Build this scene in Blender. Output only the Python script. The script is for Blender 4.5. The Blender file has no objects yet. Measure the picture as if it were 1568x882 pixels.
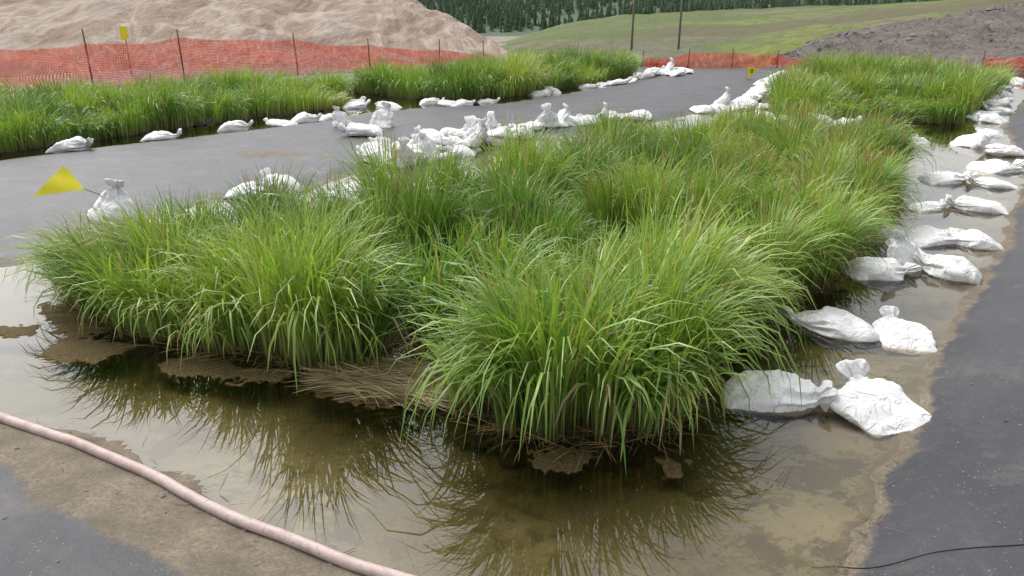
import bpy, math, random
import numpy as np
from mathutils import Vector, noise, Matrix, Quaternion
random.seed(7); rng=np.random.default_rng(7)
R=math.radians
S=bpy.context.scene
S.view_settings.view_transform='Standard'; S.view_settings.look='None'; S.view_settings.exposure=0
# ------------------------------------------------------------------ helpers
def link(o): S.collection.objects.link(o); return o
def np_mesh(name,V,F,mat=None,smooth=True,col=None,colname="Col",mats=None):
    V=np.asarray(V,dtype=np.float32); F=np.asarray(F,dtype=np.int32)
    me=bpy.data.meshes.new(name)
    me.vertices.add(len(V)); me.vertices.foreach_set("co",V.ravel())
    k=F.shape[1]
    me.loops.add(F.size); me.loops.foreach_set("vertex_index",F.ravel())
    me.polygons.add(len(F))
    me.polygons.foreach_set("loop_start",np.arange(len(F),dtype=np.int32)*k)
    me.polygons.foreach_set("use_smooth",np.full(len(F),smooth,dtype=bool))
    me.update(calc_edges=True)
    if col is not None:
        a=me.color_attributes.new(colname,'FLOAT_COLOR','POINT')
        c=np.ones((len(V),4),dtype=np.float32); c[:,:3]=col
        a.data.foreach_set("color",c.ravel())
    if mat: me.materials.append(mat)
    return me
def obj(name,me,parent=None,loc=(0,0,0)):
    o=bpy.data.objects.new(name,me); link(o); o.location=loc
    if parent: o.parent=parent
    return o
def empty(name,loc=(0,0,0)):
    o=bpy.data.objects.new(name,None); link(o); o.location=loc; o.empty_display_size=.2; return o
class SN:
    def __init__(s,seed,n=9,f=1.0):
        r=np.random.default_rng(seed); a=r.uniform(0,2*np.pi,n); m=f*r.uniform(.5,2.0,n)
        s.k=np.stack([np.cos(a)*m,np.sin(a)*m],1); s.p=r.uniform(0,6.28,n); s.n=n
    def __call__(s,x,y):
        o=0
        for i in range(s.n): o=o+np.sin(x*s.k[i,0]+y*s.k[i,1]+s.p[i]+.8*np.sin(y*s.k[i,0]*.7-x*s.k[i,1]*.6+s.p[i]*2))
        return o/math.sqrt(s.n)
def sstep(a,b,x):
    t=np.clip((x-a)/(b-a),0,1); return t*t*(3-2*t)
def sdf(poly,x,y):
    P=np.array(poly,float); n=len(P)
    d=np.full(x.shape,1e18); ins=np.zeros(x.shape,bool)
    for i in range(n):
        a=P[i]; b=P[(i+1)%n]; e=b-a
        wx=x-a[0]; wy=y-a[1]
        t=np.clip((wx*e[0]+wy*e[1])/(e@e),0,1)
        d=np.minimum(d,(wx-e[0]*t)**2+(wy-e[1]*t)**2)
        c=((a[1]>y)!=(b[1]>y))
        if abs(e[1])>1e-12:
            xi=a[0]+e[0]*(y-a[1])/e[1]
            ins^=(c&(x<xi))
    d=np.sqrt(d); return np.where(ins,-d,d)
# ------------------------------------------------------------------ site survey (metres)
ISL=[(-3.85,5.95),(-3.4,5.42),(-2.9,4.95),(-2.33,4.72),(-1.96,4.55),(-1.53,4.42),(-1.06,4.25),(-0.90,4.35),(-0.72,4.75),(-0.50,4.45),(-0.30,3.80),(-0.05,3.55),(0.22,3.43),(0.5,3.43),(0.78,3.50),(0.98,3.75),(1.12,4.12),(1.30,4.60),(1.6,4.85),(1.98,5.12),(2.15,5.62),(2.6,5.75),(2.85,6.2),(3.5,7.1),(4.15,8.2),(4.85,9.4),(5.6,10.74),(5.4,11.4),(4.50,12.1),(3.31,12.5),(2.38,12.3),(1.49,11.3),(0.98,10.2),(0.63,9.10),(-0.62,8.30),(-1.29,7.60),(-1.45,6.5),(-1.75,6.2),(-2.2,6.6),(-2.99,6.60),(-3.35,6.35),(-3.73,6.2)]
POND=[(-5.41,6.23),(-4.64,6.37),(-4.39,6.56),(-4.26,7.11),(-4.15,7.83),(-3.61,8.86),(-2.75,9.20),(-2.13,10.74),(-1.92,11.87),(-0.05,12.97),(1.31,14.20),(2.90,15.49),(4.42,17.36),(5.96,18.21),(7.61,22.00),(10.60,26.87),(18.75,28.28),(19.70,26.87),(13.62,20.32),(9.72,15.04),(7.36,10.60),(5.50,7.97),(4.49,6.60),(3.36,5.32),(2.61,4.33),(2.30,3.75),(1.87,3.32),(1.62,2.91),(1.43,2.64),(1.27,2.46),(1.15,2.2),(.5,1.95),(-.15,2.08),(-.44,2.44),(-.87,2.64),(-1.3,2.91),(-1.61,3.17),(-2.27,3.48),(-2.66,3.64),(-2.95,3.75),(-3.73,4.06),(-6.2,5.0)]
ISR=[(5.63,16.47),(6.98,15.85),(8.27,15.49),(9.15,15.49),(11.12,18.21),(13.98,22.0),(15.6,24.4),(13.5,25.84),(10.2,25.1),(7.23,20.32)]
ISLF=[(-9.35,10.74),(-8.3,12.1),(-7.45,13.5),(-6.7,14.45),(-5.53,16.3),(-4.07,17.85),(-4.5,20.32),(-5.9,20.7),(-8.4,20.32),(-9.9,18.2),(-11.1,16.5),(-12.5,14.65)]
ISM=[(-4.95,22),(-2.83,20.2),(-1.39,19.3),(-.24,20.0),(1.67,22.7),(4.15,26.3),(4.25,28.5),(.35,26.3),(-2.8,24.4),(-5.1,23.6)]
POND2=[(-8.9,10.2),(-7.95,11.55),(-7.05,12.75),(-6.1,13.65),(-4.98,14.95),(-3.72,16.3),(-3.34,17.36),(-2.25,18.2),(-1.0,18.45),(.1,19.5),(1.57,21.45),(4.4,25.84),(4.9,29.1),(.4,28.5),(-5.7,25.1),(-6.5,22.5),(-9.1,21.5),(-12.3,18.2),(-14.5,15)]
HOSE=[(-3.9,4.1),(-3.28,3.90),(-2.95,3.75),(-2.54,3.54),(-2.17,3.35),(-1.81,3.16),(-1.51,2.97),(-1.20,2.79),(-0.99,2.68),(-0.73,2.56),(-0.50,2.46),(-0.22,2.32),(.1,2.1)]
RSY=np.array([-60,2.2,2.64,3.32,4.33,5.32,6.6,7.97,10.6,15,20.3,27,40]); RSX=np.array([-3,1.2,1.43,1.87,2.61,3.36,4.49,5.5,7.36,9.72,13.6,19.7,31])
nA=SN(1,9,2.2); nB=SN(2,9,7.); nC=SN(3,9,22.); nD=SN(4,9,.25)
def terrain(x,y):
    x=np.asarray(x,float); y=np.asarray(y,float)
    d1=sdf(POND,x,y); d2=sdf(POND2,x,y)
    near=np.exp(-np.maximum(y-3,0)/12)
    w=.05*nA(x,y)*1.0+.025*nB(x,y)*near+.01*nC(x,y)*near
    right=sstep(-.3,.5,x-np.interp(y,RSY,RSX))
    d=np.minimum(d1,d2)+w*(1-.5*right)
    shoal=.055*sstep(.2,1.6,nA(x*1.1+4,y*1.1)+.25*nC(x,y))*(1-sstep(4.3,5.2,y+.25*x))
    z=np.where(d<0,-.13*sstep(0,1.2,-d)-.025*sstep(0,.1,-d)+.005*nB(x,y)+shoal*sstep(0,.3,-d),.05*sstep(0,.5,d))
    xr=x-np.interp(y,RSY,RSX)
    z=z+np.clip(xr,0,5)*.20*sstep(0,.4,xr)*(1-sstep(30,36,y))
    z=z+.008*nA(x*.8,y*.4)*sstep(0,.6,d)
    z=z+.013*sstep(.3,1.0,xr)*(1-sstep(3,6,xr))*sstep(.0,1.0,nA(x*.5,y*.5))*np.sin((y*.75-x*.35)*20+1.8*nA(x*.7,y*.7))*np.exp(-np.clip(y-5,0,99)/7)
    fl=(1-sstep(4.2,6,y))*(1-right)
    z=z+fl*np.clip(d,0,1.5)*.06
    z=z+sstep(30,60,y)*-1.6+sstep(60,320,y)*-7+sstep(14,22,-x)*(-0.2)
    z=z-.4*sstep(30.5,34,y)
    return z,d,d1,d2,right
def gz(x,y): return float(terrain(np.array([x]),np.array([y]))[0][0])
# ------------------------------------------------------------------ node helpers
def mat(name):
    m=bpy.data.materials.new(name); m.use_nodes=True; nt=m.node_tree; nt.nodes.clear()
    out=nt.nodes.new('ShaderNodeOutputMaterial'); return m,nt,out
def N(nt,t,**k):
    n=nt.nodes.new(t)
    for a,b in k.items():
        if a.startswith('i_'):
            key=a[2:]; key=int(key) if key.isdigit() else key.replace('_',' ')
            n.inputs[key].default_value=b
        else: setattr(n,a,b)
    return n
def L(nt,a,b): nt.links.new(a,b)
def ntex(nt,scale,detail=6,rough=.6,vec=None,dist=0):
    n=N(nt,'ShaderNodeTexNoise'); n.inputs['Scale'].default_value=scale; n.inputs['Detail'].default_value=detail
    n.inputs['Roughness'].default_value=rough; n.inputs['Distortion'].default_value=dist
    if vec is not None: L(nt,vec,n.inputs['Vector'])
    return n
def ramp(nt,src,stops,interp='LINEAR'):
    r=N(nt,'ShaderNodeValToRGB'); e=r.color_ramp; e.interpolation=interp
    while len(e.elements)>1: e.elements.remove(e.elements[-1])
    for i,(p,c) in enumerate(stops):
        if isinstance(c,(int,float)): c=(c,c,c)
        if i==0: e.elements[0].position=p; e.elements[0].color=(*c,1)
        else: q=e.elements.new(p); q.color=(*c,1)
    L(nt,src,r.inputs[0]); return r.outputs[0]
def mix(nt,f,a,b,mode='MIX'):
    m=N(nt,'ShaderNodeMix',data_type='RGBA',blend_type=mode)
    for s,v in ((m.inputs[0],f),(m.inputs[6],a),(m.inputs[7],b)):
        if hasattr(v,'is_linked'): L(nt,v,s)
        elif isinstance(v,(int,float)): s.default_value=v
        else: s.default_value=(*v,1)
    return m.outputs[2]
def mth(nt,op,a,b=0,c=None,clamp=False):
    m=N(nt,'ShaderNodeMath',operation=op,use_clamp=clamp)
    for s,v in zip(m.inputs,(a,b,c)):
        if v is None: continue
        if hasattr(v,'is_linked'): L(nt,v,s)
        else: s.default_value=v
    return m.outputs[0]
def bump(nt,h,strength,dist,nrm=None):
    b=N(nt,'ShaderNodeBump'); b.inputs['Strength'].default_value=strength; b.inputs['Distance'].default_value=dist
    L(nt,h,b.inputs['Height'])
    if nrm: L(nt,nrm,b.inputs['Normal'])
    return b.outputs[0]
def princ(nt,out,color,rough,nrm=None,spec=.5):
    p=N(nt,'ShaderNodeBsdfPrincipled')
    for k,v in (('Base Color',color),('Roughness',rough),('Specular IOR Level',spec)):
        if hasattr(v,'is_linked'): L(nt,v,p.inputs[k])
        elif k=='Base Color': p.inputs[k].default_value=(*v,1)
        else: p.inputs[k].default_value=v
    if nrm: L(nt,nrm,p.inputs['Normal'])
    L(nt,p.outputs[0],out.inputs[0]); return p
def simple(name,c,rough=.6,var=.25,scale=8,spec=.4,bd=.01):
    m,nt,out=mat(name); tc=N(nt,'ShaderNodeTexCoord')
    n=ntex(nt,scale,6,.6,tc.outputs['Object'])
    c2=tuple(v*(1-var) for v in c); c3=tuple(min(1,v*(1+var*.5)) for v in c)
    princ(nt,out,ramp(nt,n.outputs[0],[(.3,c2),(.7,c3)]),rough,bump(nt,n.outputs[0],.3,bd),spec); return m
# ------------------------------------------------------------------ ground sheet
def axis(lo,hi,step,a,b,g):
    c=list(np.arange(lo,hi,step)); 
    s=step; v=c[-1]
    while v<b: s*=g; v+=s; c.append(v)
    s=step; v=c[0]; pre=[]
    while v>a: s*=g; v-=s; pre.append(v)
    return np.array(pre[::-1]+c)
xs=axis(-5,5.5,.04,-2500,2500,1.045); ys=axis(1.9,9,.04,-60,3000,1.04)
X,Y=np.meshgrid(xs,ys); x=X.ravel(); y=Y.ravel()
z,d,d1,d2,right=terrain(x,y)
nx,ny=len(xs),len(ys); I=np.arange(nx*ny).reshape(ny,nx)
F=np.stack([I[:-1,:-1],I[:-1,1:],I[1:,1:],I[1:,:-1]],-1).reshape(-1,4)
di=sdf(ISL,x,y)
hd=np.full(x.shape,1e9)
for a,b in zip(HOSE[:-1],HOSE[1:]):
    a=np.array(a);b=np.array(b);e=b-a;t=np.clip(((x-a[0])*e[0]+(y-a[1])*e[1])/(e@e),0,1)
    hd=np.minimum(hd,np.hypot(x-a[0]-e[0]*t,y-a[1]-e[1]*t))
frontleft=(1-sstep(4.2,6.5,y))*(1-right)
sed=np.where(d>0,np.exp(-d/(.05+.15*(1-right))),1.0)
sed=np.maximum(sed,frontleft*(1-sstep(.28,.55,hd+.08*nA(x,y)))*.9)
pil=np.exp(-(((x+3.9)/.55)**2+((y-11.9)/.28)**2))
sed=np.maximum(sed,pil*1.1)
farm=sstep(30,33,y)+sstep(-13,-16,x)+sstep(0,1,(x-np.interp(y,RSY,RSX)-7)/3)*(y>20)
bed=np.clip(-d/.08,0,1)
fo=.50+.55*sstep(-.5,-2.5,x)
olive=np.clip(np.exp(-np.clip(di-.15,0,9)/fo)+.25*np.clip(nA(x*.9,y*.9+7),-1,1)*(di<2.5),0,1)*(d1<0.3)+1.0*(d2<.2)+sstep(12,15,y)*(d1<.2)
G_col=np.stack([np.clip(sed,0,1),np.clip(bed,0,1),np.clip(farm,0,1)],1)
gm,nt,out=mat("ground_mat")
tc=N(nt,'ShaderNodeTexCoord'); P=tc.outputs['Object']
at=N(nt,'ShaderNodeVertexColor',layer_name="Col"); sp=N(nt,'ShaderNodeSeparateColor'); L(nt,at.outputs[0],sp.inputs[0])
at2=N(nt,'ShaderNodeAttribute',attribute_name="olive")
n1=ntex(nt,1.1,8,.6,P); n2=ntex(nt,9,8,.65,P,.4); n3=ntex(nt,60,5,.7,P); n4=ntex(nt,.35,4,.5,P); n5=ntex(nt,3.2,9,.7,P,.3); n6=ntex(nt,2.3,10,.72,P,.2)
vor=N(nt,'ShaderNodeTexVoronoi'); vor.inputs['Scale'].default_value=38; L(nt,P,vor.inputs['Vector'])
liner=mix(nt,ramp(nt,n1.outputs[0],[(.3,0),(.7,1)]),(.025,.026,.033),(.050,.050,.058))
liner=mix(nt,ramp(nt,n2.outputs[0],[(.5,0),(.8,.35)]),liner,(.11,.10,.09))
speck=ramp(nt,vor.outputs['Distance'],[(.08,1),(.15,0)])
speck=mth(nt,'MULTIPLY',speck,ramp(nt,n5.outputs[0],[(.50,0),(.56,.9)]))
liner=mix(nt,speck,liner,(.32,.30,.27))
liner=mix(nt,ramp(nt,n6.outputs[0],[(.56,0),(.66,.40)]),liner,(.13,.115,.095))
sedc=mix(nt,ramp(nt,n5.outputs[0],[(.35,0),(.65,1)]),(.11,.088,.062),(.255,.208,.155))
sedc=mix(nt,ramp(nt,n2.outputs[0],[(.50,0),(.66,.7)]),sedc,(.14,.115,.062))
sedc=mix(nt,ramp(nt,n3.outputs[0],[(.42,0),(.62,.6)]),sedc,(.08,.067,.052))
sf=mth(nt,'ADD',sp.outputs[0],mth(nt,'MULTIPLY',mth(nt,'SUBTRACT',n6.outputs[0],.5),2.0))
sf=ramp(nt,sf,[(.38,0),(.60,1)])
col=mix(nt,sf,liner,sedc)
bedc=mix(nt,ramp(nt,n1.outputs[0],[(.40,0),(.62,1)]),(.16,.140,.098),(.30,.272,.22))
bedc=mix(nt,ramp(nt,n3.outputs[0],[(.4,0),(.65,.5)]),bedc,(.36,.33,.27))
bedc=mix(nt,ramp(nt,n6.outputs[0],[(.52,0),(.555,.8)]),bedc,(.090,.078,.052))
bedc=mix(nt,ramp(nt,n2.outputs[0],[(.53,0),(.59,.7)]),bedc,(.14,.112,.045))
oliv=mix(nt,ramp(nt,n2.outputs[0],[(.4,0),(.65,1)]),(.052,.042,.014),(.130,.104,.036))
bedc=mix(nt,at2.outputs['Fac'],bedc,oliv)
col=mix(nt,sp.outputs[1],col,bedc)
farc=mix(nt,ramp(nt,n4.outputs[0],[(.4,0),(.6,1)]),(.17,.15,.125),(.24,.215,.185))
farc=mix(nt,ramp(nt,n1.outputs[0],[(.5,0),(.62,.7)]),farc,(.11,.14,.05))
col=mix(nt,sp.outputs[2],col,farc)
rg=mth(nt,'ADD',mth(nt,'ADD',.40,mth(nt,'MULTIPLY',n5.outputs[0],.22)),mth(nt,'MULTIPLY',mth(nt,'ADD',sf,sp.outputs[2],clamp=True),.35))
mp=N(nt,'ShaderNodeMapping'); L(nt,P,mp.inputs['Vector']); mp.inputs['Rotation'].default_value=(0,0,R(38)); mp.inputs['Scale'].default_value=(.45,1.5,1)
nw=ntex(nt,1.2,2,.45,mp.outputs[0],.5)
h=mth(nt,'ADD',mth(nt,'MULTIPLY',nw.outputs[0],1.0),mth(nt,'ADD',mth(nt,'MULTIPLY',n2.outputs[0],.25),mth(nt,'MULTIPLY',n3.outputs[0],.12)))
princ(nt,out,col,rg,bump(nt,h,.7,.05),.38)
me=np_mesh("ground",np.stack([x,y,z],1),F,gm,True,G_col)
a=me.attributes.new("olive",'FLOAT','POINT'); a.data.foreach_set("value",np.clip(olive,0,1).astype(np.float32))
obj("ground",me)
# ------------------------------------------------------------------ water
wm,nt,out=mat("water_mat"); tc=N(nt,'ShaderNodeTexCoord')
nn=ntex(nt,2.2,2,.5,tc.outputs['Object']); bb=bump(nt,nn.outputs[0],.06,.02)
fr=N(nt,'ShaderNodeFresnel',i_IOR=1.36); L(nt,bb,fr.inputs['Normal'])
tr=N(nt,'ShaderNodeBsdfTransparent'); tr.inputs[0].default_value=(.84,.79,.60,1)
gl=N(nt,'ShaderNodeBsdfGlossy'); gl.inputs['Roughness'].default_value=.0; gl.inputs[0].default_value=(1,1,1,1); L(nt,bb,gl.inputs['Normal'])
ms=N(nt,'ShaderNodeMixShader')
L(nt,mth(nt,'MULTIPLY_ADD',fr.outputs[0],1.2,.03,clamp=True),ms.inputs[0]); L(nt,tr.outputs[0],ms.inputs[1]); L(nt,gl.outputs[0],ms.inputs[2]); L(nt,ms.outputs[0],out.inputs[0])
def polymesh(name,poly,z,m,grow=.35):
    P=np.array(poly); n=len(P); Q=[]
    area=sum(P[i][0]*P[(i+1)%n][1]-P[(i+1)%n][0]*P[i][1] for i in range(n))
    sg=1 if area>0 else -1
    for i in range(n):
        e=P[(i+1)%n]-P[i-1]; e=e/np.hypot(*e); Q.append(P[i]+sg*grow*np.array([e[1],-e[0]]))
    import bmesh
    bm=bmesh.new(); vs=[bm.verts.new((q[0],q[1],z)) for q in Q]; f=bm.faces.new(vs); bm.normal_update()
    if f.normal.z<0: f.normal_flip()
    bmesh.ops.triangulate(bm,faces=[f])
    me=bpy.data.meshes.new(name); bm.to_mesh(me); bm.free(); me.materials.append(m); return obj(name,me)
polymesh("pond_water",POND,0.0,wm,.22)
polymesh("pond_water",POND2,0.0,wm,.15)
# ------------------------------------------------------------------ sedge / grass
def leafmat(name,tl=.30):
    m,nt,out=mat(name); at=N(nt,'ShaderNodeVertexColor',layer_name="Col")
    p=N(nt,'ShaderNodeBsdfPrincipled'); p.inputs['Roughness'].default_value=.40; p.inputs['Specular IOR Level'].default_value=.5
    L(nt,at.outputs[0],p.inputs['Base Color'])
    t=N(nt,'ShaderNodeBsdfTranslucent'); L(nt,mix(nt,1.0,at.outputs[0],(1.15,1.2,.5),'MULTIPLY'),t.inputs[0])
    ms=N(nt,'ShaderNodeMixShader'); ms.inputs[0].default_value=tl
    L(nt,p.outputs[0],ms.inputs[1]); L(nt,t.outputs[0],ms.inputs[2]); L(nt,ms.outputs[0],out.inputs[0]); return m
LEAF=leafmat("sedge_leaf")
hueN=SN(11,9,1.0); hueM=SN(12,9,3.); lenN=SN(13,9,1.3); wnd1=SN(14,7,1.1); wnd2=SN(15,7,1.1)
PAL=np.array([(.070,.150,.034),(.130,.250,.048),(.215,.350,.066),(.32,.43,.092),(.38,.40,.12)])
def blades(roots,az,phi0,phi1,Ln,W,colr,K=6,tipcol=None,head=None,z0=0.0,basecol=(.17,.155,.065),twist=.6,ex=2.2):
    n=len(roots); s=np.linspace(0,1,K+1)
    phi=phi0[:,None]+phi1[:,None]*(s[None,:]**ex)
    phi=np.minimum(phi,R(168))
    seg=Ln[:,None]/K
    pm=(phi[:,1:]+phi[:,:-1])/2
    r=np.concatenate([np.zeros((n,1)),np.cumsum(np.sin(pm)*seg,1)],1)
    zz=np.concatenate([np.zeros((n,1)),np.cumsum(np.cos(pm)*seg,1)],1)
    kink=rng.normal(0,.03,(n,1))*s[None,:]**2*Ln[:,None]
    cx=np.cos(az)[:,None]; sx=np.sin(az)[:,None]
    px=roots[:,0:1]+r*cx-kink*sx; py=roots[:,1:2]+r*sx+kink*cx
    pz=np.maximum(roots[:,2:3]+zz,z0+.004+.01*rng.random((n,1)))
    prof=np.array([.6,.9,1,1,.95,.7,.08]) if K==6 else np.interp(s,[0,.3,.7,1],[.7,1,.9,.08])
    if head is not None: prof=np.interp(s,[0,.78,.82,.92,1],[.4,.3,.9,1.3,.2])
    tw=rng.uniform(-twist,twist,n)
    ct=np.cos(tw)[:,None]; st=np.sin(tw)[:,None]
    nxv=-np.cos(phi)*cx; nyv=-np.cos(phi)*sx; nzv=np.sin(phi)
    vx=-sx*ct+nxv*st; vy=cx*ct+nyv*st; vz=nzv*st
    hw=.5*W[:,None]*prof[None,:]
    A=np.stack([px-vx*hw,py-vy*hw,pz-vz*hw],-1); B=np.stack([px+vx*hw,py+vy*hw,pz+vz*hw],-1)
    V=np.stack([A,B],2).reshape(-1,3)
    base=(np.arange(n)*(K+1)*2)[:,None]; k=np.arange(K)[None,:]*2
    F=np.stack([base+k,base+k+1,base+k+3,base+k+2],-1).reshape(-1,4)
    bc=np.array(basecol)[None,None,:]; sw=sstep(0,.3,s)[None,:,None]
    C=bc*(1-sw)+colr[:,None,:]*sw
    tc_=colr[:,None,:] if tipcol is None else tipcol[:,None,:]
    tw2=sstep(.72,1,s)[None,:,None]
    C=C*(1-tw2)+tc_*tw2
    C=np.repeat(C[:,:,None,:],2,axis=2).reshape(-1,3)
    return V,F,C
def sample(poly,n,seed,inner=0.0):
    r=np.random.default_rng(seed); P=np.array(poly); lo=P.min(0); hi=P.max(0); out=[]
    cnt=0
    while cnt<n:
        q=r.uniform(lo,hi,(n*3,2)); q=q[sdf(poly,q[:,0],q[:,1])<-inner]; out.append(q); cnt+=len(q)
    return np.concatenate(out)[:n]
def outward(poly,x,y):
    e=.03; dx=sdf(poly,x+e,y)-sdf(poly,x-e,y); dy=sdf(poly,x,y+e)-sdf(poly,x,y-e)
    l=np.hypot(dx,dy)+1e-9; return dx/l,dy/l
def joinm(parts):
    V=[];F=[];C=[];o=0
    for v,f,c in parts: V.append(v);F.append(f+o);C.append(c);o+=len(v)
    return np.concatenate(V),np.concatenate(F),np.concatenate(C)
def grass(name,poly,ntuft,nb,Lm,Wm,seed,K=6,edge=.35,heads=.1,hueoff=0.,parent=None,edgeT=0,spread=.05,rootz=0.01,cell=.55,hmap=None,bmap=None,wmap=None):
    global rng
    rng=np.random.default_rng(seed)
    T=sample(poly,ntuft,seed,.03)
    if edgeT:
        P=np.array(poly); Q=np.roll(P,-1,0); ln=np.hypot(*(Q-P).T); pr=ln/ln.sum()
        i=rng.choice(len(P),edgeT,p=pr); t=rng.random((edgeT,1)); q=P[i]*(1-t)+Q[i]*t
        ox,oy=outward(poly,q[:,0],q[:,1]); q=q-np.stack([ox,oy],1)*rng.uniform(0,.14,(edgeT,1)); T=np.concatenate([T,q])
    P=np.array(poly); lo=P.min(0); hi=P.max(0); area=(hi-lo).prod(); nc=int(area/(cell*cell)); CC=rng.uniform(lo,hi,(nc,2))
    D=((T[:,None,:]-CC[None])**2).sum(-1); ci=D.argmin(1); cd=np.sqrt(D[np.arange(len(T)),ci])
    D.sort(axis=1); gap=np.sqrt(D[:,1])-np.sqrt(D[:,0])
    keep=(gap>.12*cell/.6)|(rng.random(len(T))<.35); T=T[keep]; ci=ci[keep]; cd=cd[keep]
    ch=rng.normal(0,1,nc); chue=rng.normal(0,1,nc); cdir=(T-CC[ci])/(cell*.6)
    x=T[:,0]; y=T[:,1]; n=len(T); ds=-sdf(poly,x,y); ox,oy=outward(poly,x,y)
    ed=np.exp(-np.maximum(ds,0)/edge)
    fall=np.clip(cd/(cell*.62),0,1.3)
    lx=ox*ed*.8+.65*cdir[:,0]+.35*wnd1(x,y)+.2*rng.normal(size=n); ly=oy*ed*.8+.65*cdir[:,1]+.35*wnd2(x,y)+.2*rng.normal(size=n)
    hue=1.85+.50*hueN(x,y)+.30*hueM(x,y)+.55*chue[ci]+.35*rng.normal(size=n)+hueoff
    tl=Lm*(1+.07*lenN(x,y)+.13*ch[ci]+.06*rng.normal(size=n))*(1-.32*fall**2)
    tl=np.clip(tl,Lm*.5,Lm*1.3)
    if hmap is not None: tl=tl*hmap(x,y)
    bend=np.ones(n) if bmap is None else bmap(x,y)
    wm_=np.ones(n) if wmap is None else wmap(x,y)
    nn=n*nb; idx=np.repeat(np.arange(n),nb)
    a0=rng.uniform(0,2*np.pi,nn); rr=np.abs(rng.normal(0,spread,nn))
    rx=x[idx]+np.cos(a0)*rr; ry=y[idx]+np.sin(a0)*rr
    dx=np.cos(a0)*.7+lx[idx]; dy=np.sin(a0)*.7+ly[idx]
    az=np.arctan2(dy,dx)+rng.normal(0,.25,nn); mag=np.clip(np.hypot(dx,dy),.2,1.5)
    ph0=np.abs(rng.normal(0,R(5.5),nn))*mag+R(2)
    ph1=R(70)*mag*rng.gamma(4,.25,nn)*bend[idx]
    Ln=tl[idx]*rng.uniform(.65,1.18,nn)*(1+.08*ph1)
    W=Wm*rng.uniform(.55,1.35,nn)*wm_[idx]
    hb=np.clip(hue[idx]+.4*rng.normal(size=nn),0,3.7); i0=hb.astype(int); fr_=(hb-i0)[:,None]
    C=PAL[i0]*(1-fr_)+PAL[np.minimum(i0+1,4)]*fr_
    C*=rng.uniform(.8,1.2,(nn,1))
    dead=rng.random(nn)<.045; C[dead]=np.array([.42,.34,.18])*rng.uniform(.6,1.1,(dead.sum(),1))
    tip=C.copy(); tb=rng.random(nn)<.12; tip[tb]=tip[tb]*.4+np.array([.42,.34,.15])*.6
    zr=np.full(nn,rootz)
    parts=[blades(np.stack([rx,ry,zr],1),az,ph0,ph1,Ln,W,C,K,tip)]
    ns=int(n*nb*heads*.25)
    if ns:
        pw=np.clip(.2+.6*hueM(x*.5+3,y*.5)+.6*sstep(0,3,x)+.6*sstep(6,9,y),.03,2)*(.25+.75*sstep(4.2,5.6,y)); 
        ii=rng.choice(n,ns,p=pw/pw.sum()); 
        C=np.tile(np.array([[.22,.23,.075]]),(ns,1))*rng.uniform(.8,1.2,(ns,1)); tp=np.array([[.33,.21,.10]])*rng.uniform(.6,1.5,(ns,1))
        roots=np.stack([x[ii]+rng.normal(0,.05,ns),y[ii]+rng.normal(0,.05,ns),np.full(ns,rootz)],1)
        parts.append(blades(roots,rng.uniform(0,6.28,ns),np.abs(rng.normal(0,R(7),ns)),R(25)*rng.random(ns),tl[ii]*rng.uniform(.95,1.2,ns),np.full(ns,Wm*.9),C,10,tp,head=1))
    V,F,C=joinm(parts)
    me=np_mesh(name,V,F,LEAF,True,C); return obj(name,me,parent)
def matmesh(name,poly,z,parent,m,seed=0,step=.12,h=.05,grow=.0,rag=.05,skirt=.12,cut=.13):
    P=np.array(poly); lo=P.min(0)-.5; hi=P.max(0)+.5
    gx=np.arange(lo[0],hi[0],step); gy=np.arange(lo[1],hi[1],step); X,Y=np.meshgrid(gx,gy)
    nz=SN(40+seed,9,5.); nz2=SN(60+seed,9,20.); nz3=SN(80+seed,9,60.)
    dd=sdf(poly,X.ravel(),Y.ravel()).reshape(X.shape)+rag*nz(X,Y)+rag*.6*nz2(X,Y)+rag*.4*nz3(X,Y)-grow
    Z=z+h*sstep(0,.25,-dd)+h*.25*nz2(X,Y)+.15*h*nz3(X,Y)-skirt*sstep(0.0,cut*.8,dd)
    I=np.arange(X.size).reshape(X.shape); F=np.stack([I[:-1,:-1],I[:-1,1:],I[1:,1:],I[1:,:-1]],-1).reshape(-1,4)
    keep=(dd.ravel()[F]<cut).all(1); F=F[keep]
    used=np.unique(F); mp_=np.zeros(X.size,int); mp_[used]=np.arange(len(used))
    V=np.stack([X.ravel(),Y.ravel(),Z.ravel()],1)[used]
    return obj(name,np_mesh(name,V,mp_[F],m),parent)
PEAT=simple("root_mat_mat",(.040,.030,.016),.9,.5,30)
SCUM=simple("scum_mat",(.125,.092,.038),.95,.75,90,.2,.02)
e1=empty("sedge_island"); 
hm=lambda x,y:(1-.20*sstep(-2.0,-3.0,x)*1.0)*(1-.13*(1-sstep(-2.6,-1.2,x))*sstep(5.2,6.2,y))*(1-.04*(1-sstep(4.2,5,y)))*(1-.12*sstep(10.5,12,y))
bmf=lambda x,y:1+.25*(1-sstep(4.2,5.5,y))
wmf=lambda x,y:1+.38*(1-sstep(4.3,6.5,y))
grass("sedge_blades",ISL,1850,30,.77,.0092,21,6,heads=.18,parent=e1,edgeT=450,cell=.66,hmap=hm,bmap=bmf,wmap=wmf)
matmesh("root_mat",ISL,.0,e1,PEAT,1,.04,.04,grow=-.04)
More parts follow.
